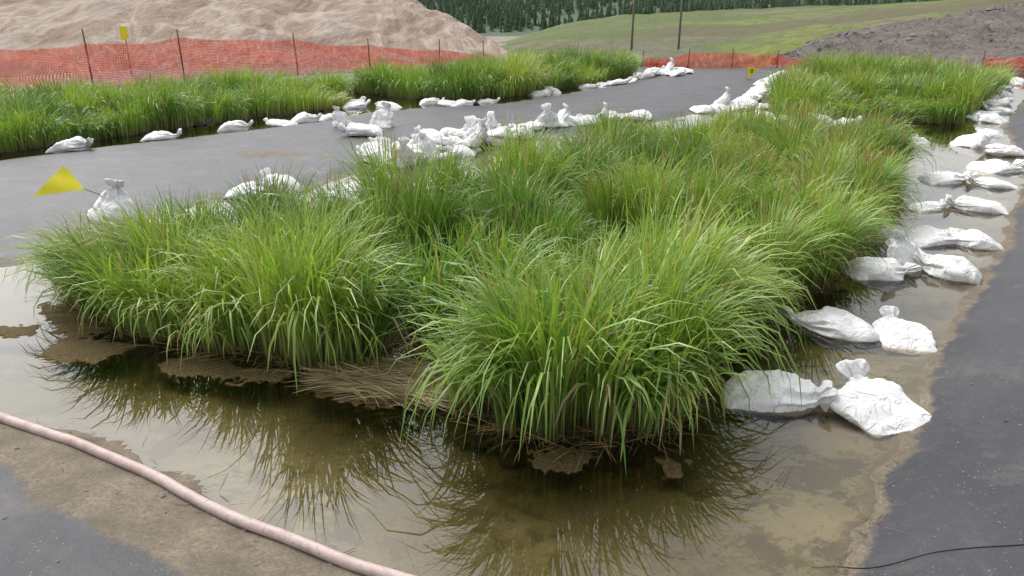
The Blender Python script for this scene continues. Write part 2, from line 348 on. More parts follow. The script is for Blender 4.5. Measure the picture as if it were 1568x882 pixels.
def straw(name,poly,n,seed,parent,sel=None,Lm=.35,out_=.12,cc=(.22,.16,.085),flat=45,zr=.05,azc=None):
    global rng
    rng=np.random.default_rng(seed)
    P=np.array(poly); Q=np.roll(P,-1,0); ln=np.hypot(*(Q-P).T)
    if sel is not None: ln=ln*np.array([1.0 if i in sel else 0 for i in range(len(P))])
    i=rng.choice(len(P),n,p=ln/ln.sum()); t=rng.random((n,1)); q=P[i]*(1-t)+Q[i]*t
    ox,oy=outward(poly,q[:,0],q[:,1]); q=q+np.stack([ox,oy],1)*rng.uniform(-.14,out_,(n,1))
    az=np.arctan2(oy,ox)+rng.normal(0,.9,n)
    if azc is not None: az=np.where(rng.random(n)<.5,azc,azc+np.pi)+rng.normal(0,.38,n)
    C=np.array([cc])*rng.uniform(.35,1.5,(n,1))
    roots=np.stack([q[:,0],q[:,1],rng.uniform(.0,zr,n)],1)
    V,F,C=blades(roots,az,R(flat)+rng.random(n)*R(89-flat),R(14)*rng.random(n),Lm*rng.uniform(.4,1.2,n),rng.uniform(.003,.006,n),C,6,basecol=(.12,.085,.04) if cc[0]<.3 else cc)
    return obj(name,np_mesh(name,V,F,LEAF,True,C),parent)
straw("dead_straw",ISL,3000,31,e1,set(range(0,26)),Lm=.26,out_=.06,cc=(.27,.20,.10))
straw("straw_pile",[(-1.15,4.18),(-.9,4.02),(-.55,3.90),(-.42,4.02),(-.6,4.3),(-.85,4.3)],3600,32,e1,Lm=.26,out_=.04,cc=(.50,.40,.24),flat=80,zr=.07,azc=-.25)
e2=empty("sedge_island"); grass("sedge_blades",ISLF,2000,16,.72,.016,22,5,heads=.04,hueoff=.15,parent=e2,edgeT=280,spread=.1,cell=1.); matmesh("root_mat",ISLF,.0,e2,PEAT,2,.15)
e3=empty("sedge_island"); grass("sedge_blades",ISM,1650,14,.82,.018,23,5,heads=.08,hueoff=-.15,parent=e3,edgeT=300,spread=.1,cell=1.2); matmesh("root_mat",ISM,.0,e3,PEAT,3,.2)
e4=empty("sedge_island"); grass("sedge_blades",ISR,2000,15,.82,.018,24,5,heads=.15,hueoff=.1,parent=e4,edgeT=300,spread=.1,cell=1.2); matmesh("root_mat",ISR,.0,e4,PEAT,4,.2)
for i,(pl) in enumerate([
  [(-2.4,4.55),(-2.1,4.30),(-1.8,4.22),(-1.5,4.32),(-1.9,4.5)],
  [(-3.2,4.85),(-3.15,4.6),(-2.75,4.5),(-2.6,4.75)],
  [(.72,3.35),(.70,3.2),(.85,3.12),(.98,3.22),(.95,3.4)],
  [(.1,3.38),(.15,3.26),(.35,3.22),(.45,3.35)],
  [(-3.9,5.0),(-3.75,4.88),(-3.4,4.9),(-3.5,5.05)],
  [(-3.75,5.55),(-3.55,5.15),(-3.1,4.9),(-2.95,5.0),(-3.4,5.4)],
  [(-1.3,4.15),(-1.15,3.98),(-.8,3.86),(-.6,3.95),(-.9,4.1)]]):
    matmesh("algae_mat",pl,.004,None,SCUM,10+i,.010,.010,rag=.06,skirt=.010,cut=.02)
# ------------------------------------------------------------------ sandbags
bm_,nt,out=mat("woven_bag"); tc=N(nt,'ShaderNodeTexCoord'); oi=N(nt,'ShaderNodeObjectInfo')
vadd=N(nt,'ShaderNodeVectorMath',operation='ADD'); L(nt,tc.outputs['Object'],vadd.inputs[0]); L(nt,oi.outputs['Random'],vadd.inputs[1])
nf=ntex(nt,8,3,.45,vadd.outputs[0],1.0); ng=ntex(nt,26,5,.6,vadd.outputs[0],1.2); 
sx_=N(nt,'ShaderNodeSeparateXYZ'); L(nt,tc.outputs['Object'],sx_.inputs[0])
dirt=mth(nt,'MULTIPLY',ramp(nt,sx_.outputs[2],[(.0,1),(.065,0)]),ramp(nt,ng.outputs[0],[(.35,0),(.6,.95)]))
bc=mix(nt,ramp(nt,nf.outputs[0],[(.3,0),(.7,1)]),(.74,.74,.745),(.84,.84,.845))
bc=mix(nt,mth(nt,'MULTIPLY',oi.outputs['Random'],.22),bc,(.56,.52,.45))
bc=mix(nt,dirt,bc,(.32,.27,.19))
bc=mix(nt,ramp(nt,ng.outputs[0],[(.60,0),(.76,.4)]),bc,(.50,.45,.37))
rd=mth(nt,'ABSOLUTE',mth(nt,'SUBTRACT',nf.outputs[0],.5)); rd=ramp(nt,rd,[(.0,1),(.06,0)])
hh=mth(nt,'ADD',mth(nt,'ADD',mth(nt,'MULTIPLY',nf.outputs[0],.45),mth(nt,'MULTIPLY',rd,.22)),mth(nt,'MULTIPLY',ng.outputs[0],.12))
princ(nt,out,bc,.75,bump(nt,hh,.8,.03),.2)
PR=np.array([(-.31,.028,.15,.006),(-.295,.03,.175,.020),(-.25,.045,.20,.050),(-.16,.066,.215,.074),(-.04,.075,.22,.087),(.06,.077,.205,.086),(.13,.073,.165,.072),(.18,.070,.10,.052),(.21,.075,.045,.034),(.225,.085,.030,.028),(.238,.10,.045,.034),(.255,.12,.075,.040),(.28,.14,.09,.036),(.30,.145,.085,.026),(.29,.13,.03,.01)])
def bagmesh(seed,mode):
    r=random.Random(seed); nu,nv=80,72
    t=np.linspace(0,len(PR)-1,nu); T=np.arange(len(PR)); pr=np.stack([np.interp(t,T,PR[:,j]) for j in range(4)],1)
    for _ in range(2): pr[1:-1]=(pr[:-2]+2*pr[1:-1]+pr[2:])/4
    ph=r.uniform(0,6.28); k1=r.choice([7,9,11]); bend=r.uniform(-.5,.5); fat=r.uniform(.9,1.12); slump=r.uniform(.72,1.15); tas=r.uniform(.7,1.2); skew=r.uniform(-.25,.25)
    V=[]
    for i in range(nu):
        X,zc,ry,rz=pr[i]
        a=.008+.34*math.exp(-((X-.22)/.05)**2)+.07*math.exp(-((X-.12)/.07)**2)
        if X>.235: ry*=tas; rz*=tas
        for j in range(nv):
            th=2*math.pi*j/nv; c,s=math.cos(th),math.sin(th)
            e=.8; cc=math.copysign(abs(c)**e,c); ss=math.copysign(abs(s)**e,s)
            m=1+a*math.sin(k1*th+ph)+a*.5*math.sin((k1+6)*th+2*ph)
            x=X+skew*ry*cc*(1 if X<.1 else .3); yy=ry*cc*m; zz=zc+rz*ss*m*(slump if zc<.1 else 1)
            w=noise.noise(Vector((x*5+seed,yy*5,zz*6)))*.044+noise.noise(Vector((x*13+seed*3,yy*13,zz*15)))*.012
            rdg=1-abs(noise.noise(Vector((x*7+seed*5,yy*7,zz*7)))*2.0); w+=max(0,rdg-.65)*.028
            fd=min(1,ry/.1)
            yy+=w*cc*fd; zz+=w*abs(ss)*fd*1.1; x+=w*.6*fd
            yy+=bend*max(0,x)*.9
            if mode==1:
                ang=R(62); x2=x*math.cos(ang)-(zz-.08)*math.sin(ang)*1.1; z2=x*math.sin(ang)+(zz-.08)*math.cos(ang)+.15
                x,zz=x2,z2; 
                if zz<.12: yy*=1.15; x*=1.35
            if zz<0.0: zz=0.02*zz
            V.append((x*fat,yy*fat,zz))
    F=[]
    for i in range(nu-1):
        for j in range(nv): F.append((i*nv+j,(i+1)*nv+j,(i+1)*nv+(j+1)%nv,i*nv+(j+1)%nv))
    me=np_mesh("sandbag_mesh",np.array(V),np.array(F)[:, ::-1],bm_,True)
    import bmesh
    b=bmesh.new(); b.from_mesh(me)
    be=[e for e in b.edges if e.is_boundary]; bmesh.ops.holes_fill(b,edges=be,sides=0)
    bmesh.ops.recalc_face_normals(b,faces=b.faces); b.to_mesh(me); b.free()
    for p in me.polygons: p.use_smooth=True
    return me
BAGS=[bagmesh(s,0) for s in range(1,13)]; UP=[bagmesh(s,1) for s in (21,22,23)]
def bag(x,y,rot=None,s=1.,up=False,dz=0.,tilt=0.):
    i=bag.n; bag.n+=1
    me=(UP if up else BAGS)[i%(3 if up else 12)]
    o=obj("sandbag",me); z=max(gz(x,y),-.04)
    rot=random.uniform(0,360) if rot is None else rot
    o.location=(x,y,z-.012+dz)
    gx=(gz(x+.2,y)-gz(x-.2,y))/.4; gy=(gz(x,y+.2)-gz(x,y-.2))/.4
    if z<0: gx=gy=0
    if dz>0: gx+=random.uniform(-.3,.3); gy+=random.uniform(-.3,.3)
    nrm=Vector((-gx,-gy,1)).normalized(); q=Vector((0,0,1)).rotation_difference(nrm)
    o.rotation_mode='QUATERNION'; o.rotation_quaternion=q@Quaternion((0,0,1),R(rot))
    o.scale=(s*random.uniform(.90,1.08),s*random.uniform(.88,1.1),s*random.uniform(.88,1.15))
bag.n=0
for b in [(1.60,4.00,-8,1.06),(2.12,3.88,108,1.15),(2.36,5.05,184,1.05),(2.82,4.92,75,.95),(3.27,6.30,0,.98),(3.72,6.65,110,.9),(3.86,6.25,150,1.),
 (4.25,7.35,20,1.05),(4.62,7.15,165,1.0),(3.95,7.5,200,.85),(5.5,8.6,150,1.0),(4.95,8.6,10,.8),(5.95,10.1,10,1.1),(6.42,9.8,170,1.),(7.15,10.9,20,1.1),(7.95,12.1,160,1.2),(8.0,13.0,30,1.1),(7.2,13.3,80,.8),(8.9,14.1,100,1),
 (10.3,16.6,30,1.1),(10.0,15.8,120,1.1),(11.1,17.3,160,1.1),(12.1,18.9,10,1.1),(12.6,20.1,60,1.1),(13.4,21.1,90,1.1),(14.4,22.6,20,1.1),(15.6,24.0,150,1.1),(16.6,25.4,80,1.1),
 (-7.2,12.25,5,1.2),(-6.35,13.6,15,1.15),(-5.4,14.75,10,1.2),(-4.75,15.3,170,1),(-4.3,15.8,20,1.15),(-3.9,16.3,40,1.),
 (-2.75,13.8,175,1.25),(-2.15,9.1,170,.95),(-1.95,9.5,20,.95),(-3.3,9.2,10,.9),(-3.05,9.5,150,.9),
 (-3.75,18.3,20,1.1),(-3.0,18.2,150,1.1),(-3.9,19.2,70,1.1),(-2.0,19.0,10,1.2),(-1.6,18.8,160,1.2),(-1.2,18.9,20,1.1),(-.6,19.3,10,1),(.83,21.0,20,1.2),(1.1,21.5,100,1.1),(2.3,23.2,10,1.1),(2.8,23.8,50,1.),(3.3,24,10,1.2),(3.8,24.7,70,1.1),
 (4.6,26.3,20,1.2),(4.9,26.9,50,1.2),(5.3,27.3,80,1.2),(5.7,26.9,50,1.2),(5.7,28.2,0,1.2),(5.2,28.2,0,1.2),(6.2,27.8,90,1.2),
 (4.42,17.4,20,1.1),(4.8,17.6,90,1.1),(5.3,17.9,20,1.1),(5.6,18.3,70,1.1),(5.9,18.9,20,1.1),(6.1,19.4,50,1.1),(6.0,18.1,10,1),(6.5,20.2,0,1.1),(6.75,20.9,40,1.1),(7.1,21.7,0,1.1),(7.4,22.6,90,1.1),(7.8,23.5,30,1.1),(8.2,24.4,0,1.1),(8.8,25.6,60,1.1),(9.35,26.6,0,1.2),(10.1,27,40,1.2),
 (5.95,16.2,10,1.1),(6.4,15.9,160,1.1),(6.9,15.5,20,1.),(5.5,16.6,100,1.),(2.5,15.8,10,1.),(2.75,16.1,90,1)]: bag(*b)
for b in [(-4.40,8.0,95,.95),(-2.55,14.9,60,1.0),(-3.35,14.9,120,.85),(5.0,18.1,0,1.),(5.6,27.6,10,1.1),(3.58,6.42,95,.8)]: bag(*b,up=True)
r2=random.Random(5)
for i in range(64):
    t=i/63; cx=-2.0+t*2.0; cy=11.2+t*2.75; off=r2.choice([-.40,-.13,.13,.40])
    bag(cx-.75*off+r2.uniform(-.1,.1)-.05,cy+.6*off+r2.uniform(-.12,.12),None,r2.uniform(.76,1.0),up=(r2.random()<.13),dz=(.08 if r2.random()<.45 else 0))
for i in range(14):
    t=i/13; bag(.2+1.9*t+r2.uniform(-.1,.1),14.3+1.5*t+r2.uniform(-.15,.15),None,.9,up=(r2.random()<.15))
# ------------------------------------------------------------------ tubes
def tube(name,pts,r,m,parent=None,seg=12,cap=True):
    pts=[Vector(p) for p in pts]; V=[];F=[]
    for i,p in enumerate(pts):
        t=(pts[min(i+1,len(pts)-1)]-pts[max(i-1,0)]).normalized()
        a=t.cross(Vector((0,0,1))) if abs(t.z)<.9 else t.cross(Vector((1,0,0))); a.normalize(); b=t.cross(a)
        rr=r[i] if isinstance(r,(list,tuple)) else r
        for j in range(seg):
            q=2*math.pi*j/seg; V.append(p+a*math.cos(q)*rr+b*math.sin(q)*rr)
    for i in range(len(pts)-1):
        for j in range(seg): F.append((i*seg+j,i*seg+(j+1)%seg,(i+1)*seg+(j+1)%seg,(i+1)*seg+j))
    if cap: F.append(tuple(range(seg))[::-1]); F.append(tuple((len(pts)-1)*seg+j for j in range(seg)))
    me=bpy.data.meshes.new(name); me.from_pydata([tuple(v) for v in V],[],F); 
    for p in me.polygons: p.use_smooth=len(p.vertices)==4
    me.materials.append(m); return obj(name,me,parent)
def spline(P,n=12):
    out=[]
    for i in range(len(P)-1):
        p0=Vector(P[max(i-1,0)]);p1=Vector(P[i]);p2=Vector(P[i+1]);p3=Vector(P[min(i+2,len(P)-1)])
        for k in range(n):
            t=k/n; out.append(.5*((2*p1)+(-p0+p2)*t+(2*p0-5*p1+4*p2-p3)*t*t+(-p0+3*p1-3*p2+p3)*t**3))
    out.append(Vector(P[-1])); return out
HM,nt,out=mat("hose_rubber"); tc=N(nt,'ShaderNodeTexCoord')
a=ntex(nt,9,6,.65,tc.outputs['Object']); b=ntex(nt,60,4,.6,tc.outputs['Object'])
hc=mix(nt,ramp(nt,a.outputs[0],[(.35,0),(.65,1)]),(.42,.31,.285),(.56,.46,.43)); hc=mix(nt,ramp(nt,b.outputs[0],[(.55,0),(.7,.6)]),hc,(.24,.18,.14)); hc=mix(nt,ramp(nt,a.outputs[0],[(.56,0),(.68,.65)]),hc,(.22,.17,.12))
princ(nt,out,hc,.55,bump(nt,b.outputs[0],.3,.004),.3)
hp=spline([(a,b,0) for a,b in HOSE],8)
tube("water_hose",[(p.x+.006*math.sin(i*.31),p.y+.008*math.sin(i*.23),max(gz(p.x,p.y),0)+.018) for i,p in enumerate(hp)],.0265,HM,seg=20)
BLK=simple("black_rubber",(.02,.02,.02),.5)
cp=spline([(1.28,2.56,0),(1.5,2.50,0),(1.8,2.48,0),(2.2,2.42,0),(3,2.3,0)],6)
tube("black_cord",[(p.x,p.y,gz(p.x,p.y)+.002) for p in cp],.0025,BLK,seg=6)
# ------------------------------------------------------------------ flags
YEL=simple("flag_yellow",(.85,.76,.03),.5,.08,5); WOOD=simple("lath_wood",(.30,.22,.14),.8); INK=simple("flag_ink",(.02,.02,.02),.6)
def flag(pts,pole,letter=None):
    e=empty("marker_flag",pole[0])
    V=[];F=[];n=10;a,b,c=[Vector(p) for p in pts]; idx={}
    for i in range(n+1):
        for j in range(n+1-i):
            u=i/n;v=j/n;p=a*(1-u-v)+b*u+c*v; p=p+Vector((0,.012*math.sin(u*9+v*4),0)); idx[i,j]=len(V); V.append(tuple(p-e.location))
    for i in range(n):
        for j in range(n-i):
            F.append((idx[i,j],idx[i+1,j],idx[i,j+1]))
            if j<n-i-1: F.append((idx[i+1,j],idx[i+1,j+1],idx[i,j+1]))
    me=bpy.data.meshes.new("pennant"); me.from_pydata(V,[],F); me.materials.append(YEL)
    for p in me.polygons: p.use_smooth=True
    obj("pennant",me,e)
    tube("pole",[Vector(p)-e.location for p in pole],.006,WOOD,e,8)
    if letter:
        cu=bpy.data.curves.new("letter",'FONT'); cu.body=letter; cu.size=.2; cu.extrude=.002; cu.materials.append(INK)
        o=bpy.data.objects.new("letter",cu); link(o); o.parent=e; o.rotation_euler=(R(90),0,0)
        o.location=(a+b+c)/3-e.location+Vector((-.06,-.02,-.05))
flag([(-4.88,8.05,.61),(-5.17,7.85,.31),(-4.64,7.95,.375)],[(-4.38,8.0,.10),(-4.52,8.0,.30),(-4.64,7.95,.375),(-4.9,8.0,.50)])
flag([(7.85,25.8,.40),(8.27,25.8,.36),(7.87,25.8,.05)],[(7.85,25.8,0),(7.85,25.8,.42)],"B")
# ------------------------------------------------------------------ orange fence
fm,nt,out=mat("orange_mesh"); uv=N(nt,'ShaderNodeUVMap'); sp=N(nt,'ShaderNodeSeparateXYZ'); L(nt,uv.outputs[0],sp.inputs[0])
def strand(o,per,w):
    f=mth(nt,'FRACT',mth(nt,'DIVIDE',o,per)); return mth(nt,'LESS_THAN',f,w)
al=mth(nt,'MAXIMUM',strand(sp.outputs[0],.05,.38),strand(sp.outputs[1],.044,.45))
tcx=N(nt,'ShaderNodeTexCoord'); mpf=N(nt,'ShaderNodeMapping'); L(nt,tcx.outputs['Object'],mpf.inputs[0]); mpf.inputs['Scale'].default_value=(2.2,1,1); mpf.inputs['Rotation'].default_value=(0,R(25),0)
nn=ntex(nt,2.6,6,.68,mpf.outputs[0],1.5)
fc=ramp(nt,nn.outputs[0],[(.32,(.40,.042,.026)),(.48,(.62,.09,.055)),(.60,(.72,.20,.13)),(.72,(.80,.42,.35))])
p=N(nt,'ShaderNodeBsdfPrincipled'); p.inputs['Roughness'].default_value=.55; L(nt,fc,p.inputs['Base Color'])
tl=N(nt,'ShaderNodeBsdfTranslucent'); L(nt,fc,tl.inputs[0]); m1=N(nt,'ShaderNodeMixShader'); m1.inputs[0].default_value=.3
L(nt,p.outputs[0],m1.inputs[1]); L(nt,tl.outputs[0],m1.inputs[2])
t0=N(nt,'ShaderNodeBsdfTransparent'); m2=N(nt,'ShaderNodeMixShader'); L(nt,al,m2.inputs[0]); L(nt,t0.outputs[0],m2.inputs[1]); L(nt,m1.outputs[0],m2.inputs[2]); L(nt,m2.outputs[0],out.inputs[0])
RUST=simple("rusty_steel",(.12,.06,.035),.7)
def fence(posts,seed):
    e=empty("orange_safety_fence",(posts[0][0],posts[0][1],0)); o0=e.location; sn=SN(seed,7,1.5)
    V=[];F=[];UV=[];nv=14;cols=0;dist=0;prev=None
    for i in range(len(posts)-1):
        a=np.array(posts[i],float);b=np.array(posts[i+1],float); n=max(8,int(np.hypot(*(b-a)[:2])/.10))
        for k in range(n+(1 if i==len(posts)-2 else 0)):
            t=k/n; q=a*(1-t)+b*t; sag=.15*4*t*(1-t)*(0.6+.4*math.sin(seed+i*2.1))
            if prev is not None: dist+=math.hypot(q[0]-prev[0],q[1]-prev[1])
            prev=q
            for j in range(nv+1):
                w=j/nv; bow=.16*float(sn(dist*1.6+w,w*5-dist*.6))*(.3+math.sin(math.pi*w))
                zt=q[3]-sag+.02*math.sin(dist*3.1); z=q[2]-.05+(zt-q[2]+.05)*w
                V.append((q[0]-o0.x+bow*.3,q[1]-o0.y+bow*1.4,z)); UV.append((dist,w*1.2))
            cols+=1
    for c in range(cols-1):
        for j in range(nv): F.append((c*(nv+1)+j,(c+1)*(nv+1)+j,(c+1)*(nv+1)+j+1,c*(nv+1)+j+1))
    me=bpy.data.meshes.new("netting"); me.from_pydata(V,[],F); me.materials.append(fm)
    u=me.uv_layers.new(name="UVMap")
    for l in me.loops: u.data[l.index].uv=UV[l.vertex_index]
    for p in me.polygons: p.use_smooth=True
    obj("netting",me,e)
    for k,q in enumerate(posts):
        lx=random.uniform(-.07,.07); tube("post_%d"%(k+1),[(q[0]-o0.x,q[1]-.06-o0.y,q[2]-.3),(q[0]-o0.x+lx,q[1]-.06-o0.y,q[4])],.022,RUST,e,8)
fence([(-19,19,0,1.25,1.6),(-16.5,20.2,0,1.25,1.6),(-14.14,21.1,0,1.27,1.6),(-12.17,22.4,0,1.3,1.69),(-10.63,25.1,0,1.35,1.62),(-7.64,27.7,-.05,1.2,1.45),(-5.33,29.2,-.2,1.0,1.2),(-2.92,30.9,-.35,.72,1.12),(-1.13,32,-.5,.5,1.02),(.6,33.5,-.7,.3,.5)],3)
fence([(5.2,31,-.2,.45,.7),(7.0,31,-.2,.60,.75),(8.8,31,-.2,.62,.8),(10.6,31,-.2,.55,.7),(12.6,30.5,-.1,.42,.6),(14.5,30.3,-.1,.35,.5)],8)
fence([(17.5,28.9,.0,.55,.8),(19.5,29,.1,.7,.9),(22,29,.1,.8,1.),(25,29,.1,.8,1.)],9)
# ------------------------------------------------------------------ hills
def loft(name,lines,m,nu=160,nvs=40,amp=.3,freq=.2,seed=0,gully=0,colfn=None,gf=1.1):
    Ls=[]
    for ln in lines:
        P=np.array(ln,float); s=np.concatenate([[0],np.cumsum(np.linalg.norm(np.diff(P,axis=0),axis=1))]); s/=s[-1]
        u=np.linspace(0,1,nu); Ls.append(np.stack([np.interp(u,s,P[:,k]) for k in range(3)],1))
    V=[];k=len(Ls)-1; B=SN(seed,9,freq); B2=SN(seed+1,9,freq*3.5); B3=SN(seed+2,9,freq*10)
    for j in range(nvs):
        t=j/(nvs-1)*k; i=min(int(t),k-1); f=t-i
        q=Ls[i]*(1-f)+Ls[i+1]*f
        ds=min(1,j/3)
        q=q.copy(); q[:,2]+=amp*ds*(.5*B(q[:,0],q[:,1])+.25*B2(q[:,0],q[:,1])+.12*B3(q[:,0],q[:,1]))
        if gully:
            u=np.arange(nu)*.35*gf; gg=np.abs(np.sin(u+1.5*B(u*2,u*0+j*.03)))**5*(.4+.6*np.abs(B2(u*.7,u*0+j*.02)))
            q[:,2]-=gully*ds*gg
        V.append(q)
    V=np.concatenate(V); I=np.arange(nu*nvs).reshape(nvs,nu)
    F=np.stack([I[:-1,:-1],I[:-1,1:],I[1:,1:],I[1:,:-1]],-1).reshape(-1,4)
    col=colfn(V[:,0],V[:,1]) if colfn else None
    return obj(name,np_mesh(name,V,F,m,True,col)),V
def hillmat(name,stops1,stops2,f2,s1,s2,bstr=.6,bd=.3,stretch=(1,1,1),attr=False,rot=0):
    m,nt,out=mat(name); tc=N(nt,'ShaderNodeTexCoord'); mp=N(nt,'ShaderNodeMapping'); L(nt,tc.outputs['Object'],mp.inputs[0]); mp.inputs['Scale'].default_value=stretch; mp.inputs['Rotation'].default_value=(0,0,R(rot))
    a=ntex(nt,s1,8,.6,mp.outputs[0],.8); b=ntex(nt,s2,8,.65,mp.outputs[0],.6); c=ntex(nt,s2*6,6,.7,tc.outputs['Object'])
    base=ramp(nt,a.outputs[0],stops1)
    if attr:
        at=N(nt,'ShaderNodeVertexColor',layer_name="Col"); base=mix(nt,.75,base,at.outputs[0])
    col=mix(nt,ramp(nt,b.outputs[0],f2),base,ramp(nt,c.outputs[0],stops2))
    hh=mth(nt,'ADD',b.outputs[0],mth(nt,'MULTIPLY',c.outputs[0],.3))
    princ(nt,out,col,.9,bump(nt,hh,bstr,bd),.2); return m
SAND=hillmat("sand_bank_mat",[(.32,(.23,.170,.132)),(.42,(.33,.245,.187)),(.49,(.48,.405,.34)),(.54,(.34,.25,.19)),(.62,(.41,.32,.25)),(.72,(.21,.165,.135))],[(.3,(.13,.10,.08)),(.6,(.45,.37,.30))],[(.45,0),(.70,.75)],.20,.9,1.0,.45,(1.6,.5,1.2),rot=-25)
ROCK=hillmat("rock_bank_mat",[(.3,(.12,.10,.09)),(.5,(.18,.153,.138)),(.7,(.235,.205,.185))],[(.35,(.045,.04,.036)),(.62,(.30,.265,.24))],[(.42,0),(.62,.9)],.35,1.4,1.0,.5,(1.3,.7,1),rot=-35)
MEAD=hillmat("meadow_mat",[(.30,(.16,.13,.095)),(.42,(.13,.155,.055)),(.55,(.075,.115,.034)),(.68,(.165,.185,.06)),(.8,(.20,.17,.12))],[(.3,(.030,.050,.016)),(.7,(.19,.18,.08))],[(.38,0),(.60,.9)],.09,.6,.9,.6,(1,.5,1),attr=True)
FLOOR=hillmat("forest_floor_mat",[(.3,(.07,.10,.06)),(.6,(.085,.12,.075)),(.8,(.12,.14,.09))],[(.3,(.06,.09,.055)),(.7,(.10,.13,.08))],[(.4,0),(.7,.6)],.02,.1)
m1=SN(301,9,.10); m2=SN(302,9,.35)
def meadowcol(x,y):
    w=m1(x,y)*5+m2(x,y)*2; yy=y+w; xx=x+w*.6
    G=np.array([.085,.145,.036]); YG=np.array([.19,.235,.048]); TAN=np.array([.21,.17,.13]); GR=np.array([.165,.15,.135]); BR=np.array([.13,.10,.080])
    c=np.tile(G,(len(x),1))
    def put(mask,k):
        m=np.clip(mask,0,1)[:,None]; c[:]=c*(1-m)+k*m
    put(sstep(0,4,xx-18)*(1-sstep(72,78,yy)),YG)
    put(sstep(7,9,xx)*(1-sstep(16,20,xx))*(1-sstep(92,100,yy)),GR)
    put(sstep(15,18,xx)*sstep(76,80,yy)*(1-sstep(104,112,yy)),BR)
    put(sstep(25,34,xx)*sstep(112,118,yy)*(1-sstep(135,140,yy)),YG)
    put(sstep(35,45,xx)*sstep(142,150,yy)*(1-sstep(160,166,yy)),TAN)
    put((1-sstep(2,8,xx))*sstep(120,160,yy)*.8,TAN)
    put((1-sstep(-3,0,xx))*.8,TAN)
    put(sstep(.3,1.0,m2(x*.8+9,y*.5))*.7,TAN)
    return c
loft("sand_embankment",[
 [(-45,18,-.3),(-26,22,-.2),(-16,25.5,-.2),(-9,30.5,-.3),(-4,35,-.8),(-.2,41,-1.4)],
 [(-50,30,5),(-28,36,3.6),(-17,39,2.6),(-10,41,1.6),(-4,42,.6),(.3,42,-.3)],
 [(-60,50,12),(-32,60,9),(-18,62,5.9),(-9.5,60,4.0),(-3.6,50,1.7),(.4,43,-.2)],
 [(-60,75,13),(-32,75,10),(-18,75,5),(-8,72,1.5),(-1,66,-1.5),(2.5,55,-2.2)]],SAND,360,140,.40,.30,50,.30,gf=.35)
_,RV=loft("rocky_embankment",[
 [(10.8,33,-.6),(14,33.2,-.4),(18,33,-.2),(22,32.5,0),(28,31.5,.1),(38,30,.2),(50,28,.2)],
 [(12.9,38,.05),(15.6,42,.50),(20.5,45,1.05),(26,47,1.75),(31.4,48,2.35),(38.6,48,3.2),(55,46,4.3)],
 [(13,40,-.8),(18,47,.4),(23,52,1.0),(29,55,1.7),(34,56,2.3),(42,56,3.2),(60,54,4.3)]],ROCK,300,110,.36,.6,60,.34,gf=.6)
loft("grassy_hill",[
 [(-8,56,-3),(-2,60,-1.6),(5.8,60,-1.5),(10.8,60,-1.6),(17,52,-2.0),(22,48,-1.2),(30,51,-.5),(44,50,.5),(80,45,2)],
 [(-9,60,-3),(-2.2,64,-1.7),(5.8,64,-1.5),(11.2,64,-1.5),(19.5,62,-1.0),(27,62,.9),(37,63,2.2),(52,63,3.6),(90,56,5)],
 [(-14,100,-5),(-3.3,100,-2.8),(5.5,100,-1.5),(18,100,-.95),(30.5,100,-.2),(43,100,1.3),(65,100,3.7),(85,100,5),(120,90,6)],
 [(-25,180,-9),(-5.9,180,-5.9),(10,180,-1.3),(25,180,.9),(47,180,1.9),(85,180,3.9),(117,180,5),(160,180,6.5),(200,170,7)],
 [(-40,260,-10),(-10,260,-9),(10,260,-6),(40,260,-3),(70,260,-1),(110,260,0),(150,260,0),(220,260,2),(270,240,2)]],MEAD,260,170,.6,.09,70,colfn=meadowcol)
_,HV=loft("forested_hill",[
 [(-260,330,-10),(0,350,-9),(150,350,-6),(320,350,-2),(600,330,0)],
 [(-400,600,14),(0,600,10),(200,600,10),(400,600,12),(800,560,16)],
 [(-600,900,70),(0,950,42),(300,950,38),(600,900,40),(1100,850,50)]],FLOOR,140,60,7,.01,80)
nt_=15000; r3=np.random.default_rng(3); HVg=HV.reshape(60,140,3); fN=SN(401,9,.03)
V=[];F=[];C=[];o=0; ring=6
for i in range(nt_):
    a=r3.uniform(2,58.9); b=r3.uniform(30,110); p=HVg[int(a),int(b)]*(1-(b%1))+HVg[int(a),min(int(b)+1,139)]*(b%1)
    p=p*(1-(a%1))+HVg[min(int(a)+1,59),int(b)]*(a%1)
    if float(fN(p[0],p[1]))>1.25: continue
    hgt=r3.uniform(3,8.5); w=hgt*.22
    haze=min(1,(p[1]-300)/550); base=np.array([.060,.100,.048])*r3.uniform(.55,1.5)*(1-.6*haze)+np.array([.17,.21,.19])*.6*haze  # aerial haze painted into the tree colour, paler and greyer with distance
    for t in range(3):
        z0=hgt*(.06+.28*t); z1=min(hgt,z0+hgt*.42); rw=w*(1-.25*t)
        rr=rw*r3.uniform(.65,1.2,ring); th=np.linspace(0,2*np.pi,ring,endpoint=False)+r3.random()
        V.append(np.stack([p[0]+np.cos(th)*rr,p[1]+np.sin(th)*rr,p[2]+z0+r3.uniform(-.3,.3,ring)],1)); V.append(np.array([[p[0],p[1],p[2]+z1]])) 
        for k in range(ring): F.append((o+k,o+(k+1)%ring,o+ring))
        C.append(np.tile(base,(ring+1,1))); o+=ring+1
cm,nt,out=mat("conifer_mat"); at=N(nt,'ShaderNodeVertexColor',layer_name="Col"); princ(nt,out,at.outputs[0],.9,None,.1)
obj("conifer_forest",np_mesh("conifer_forest",np.concatenate(V),np.array(F),cm,False,np.concatenate(C)))
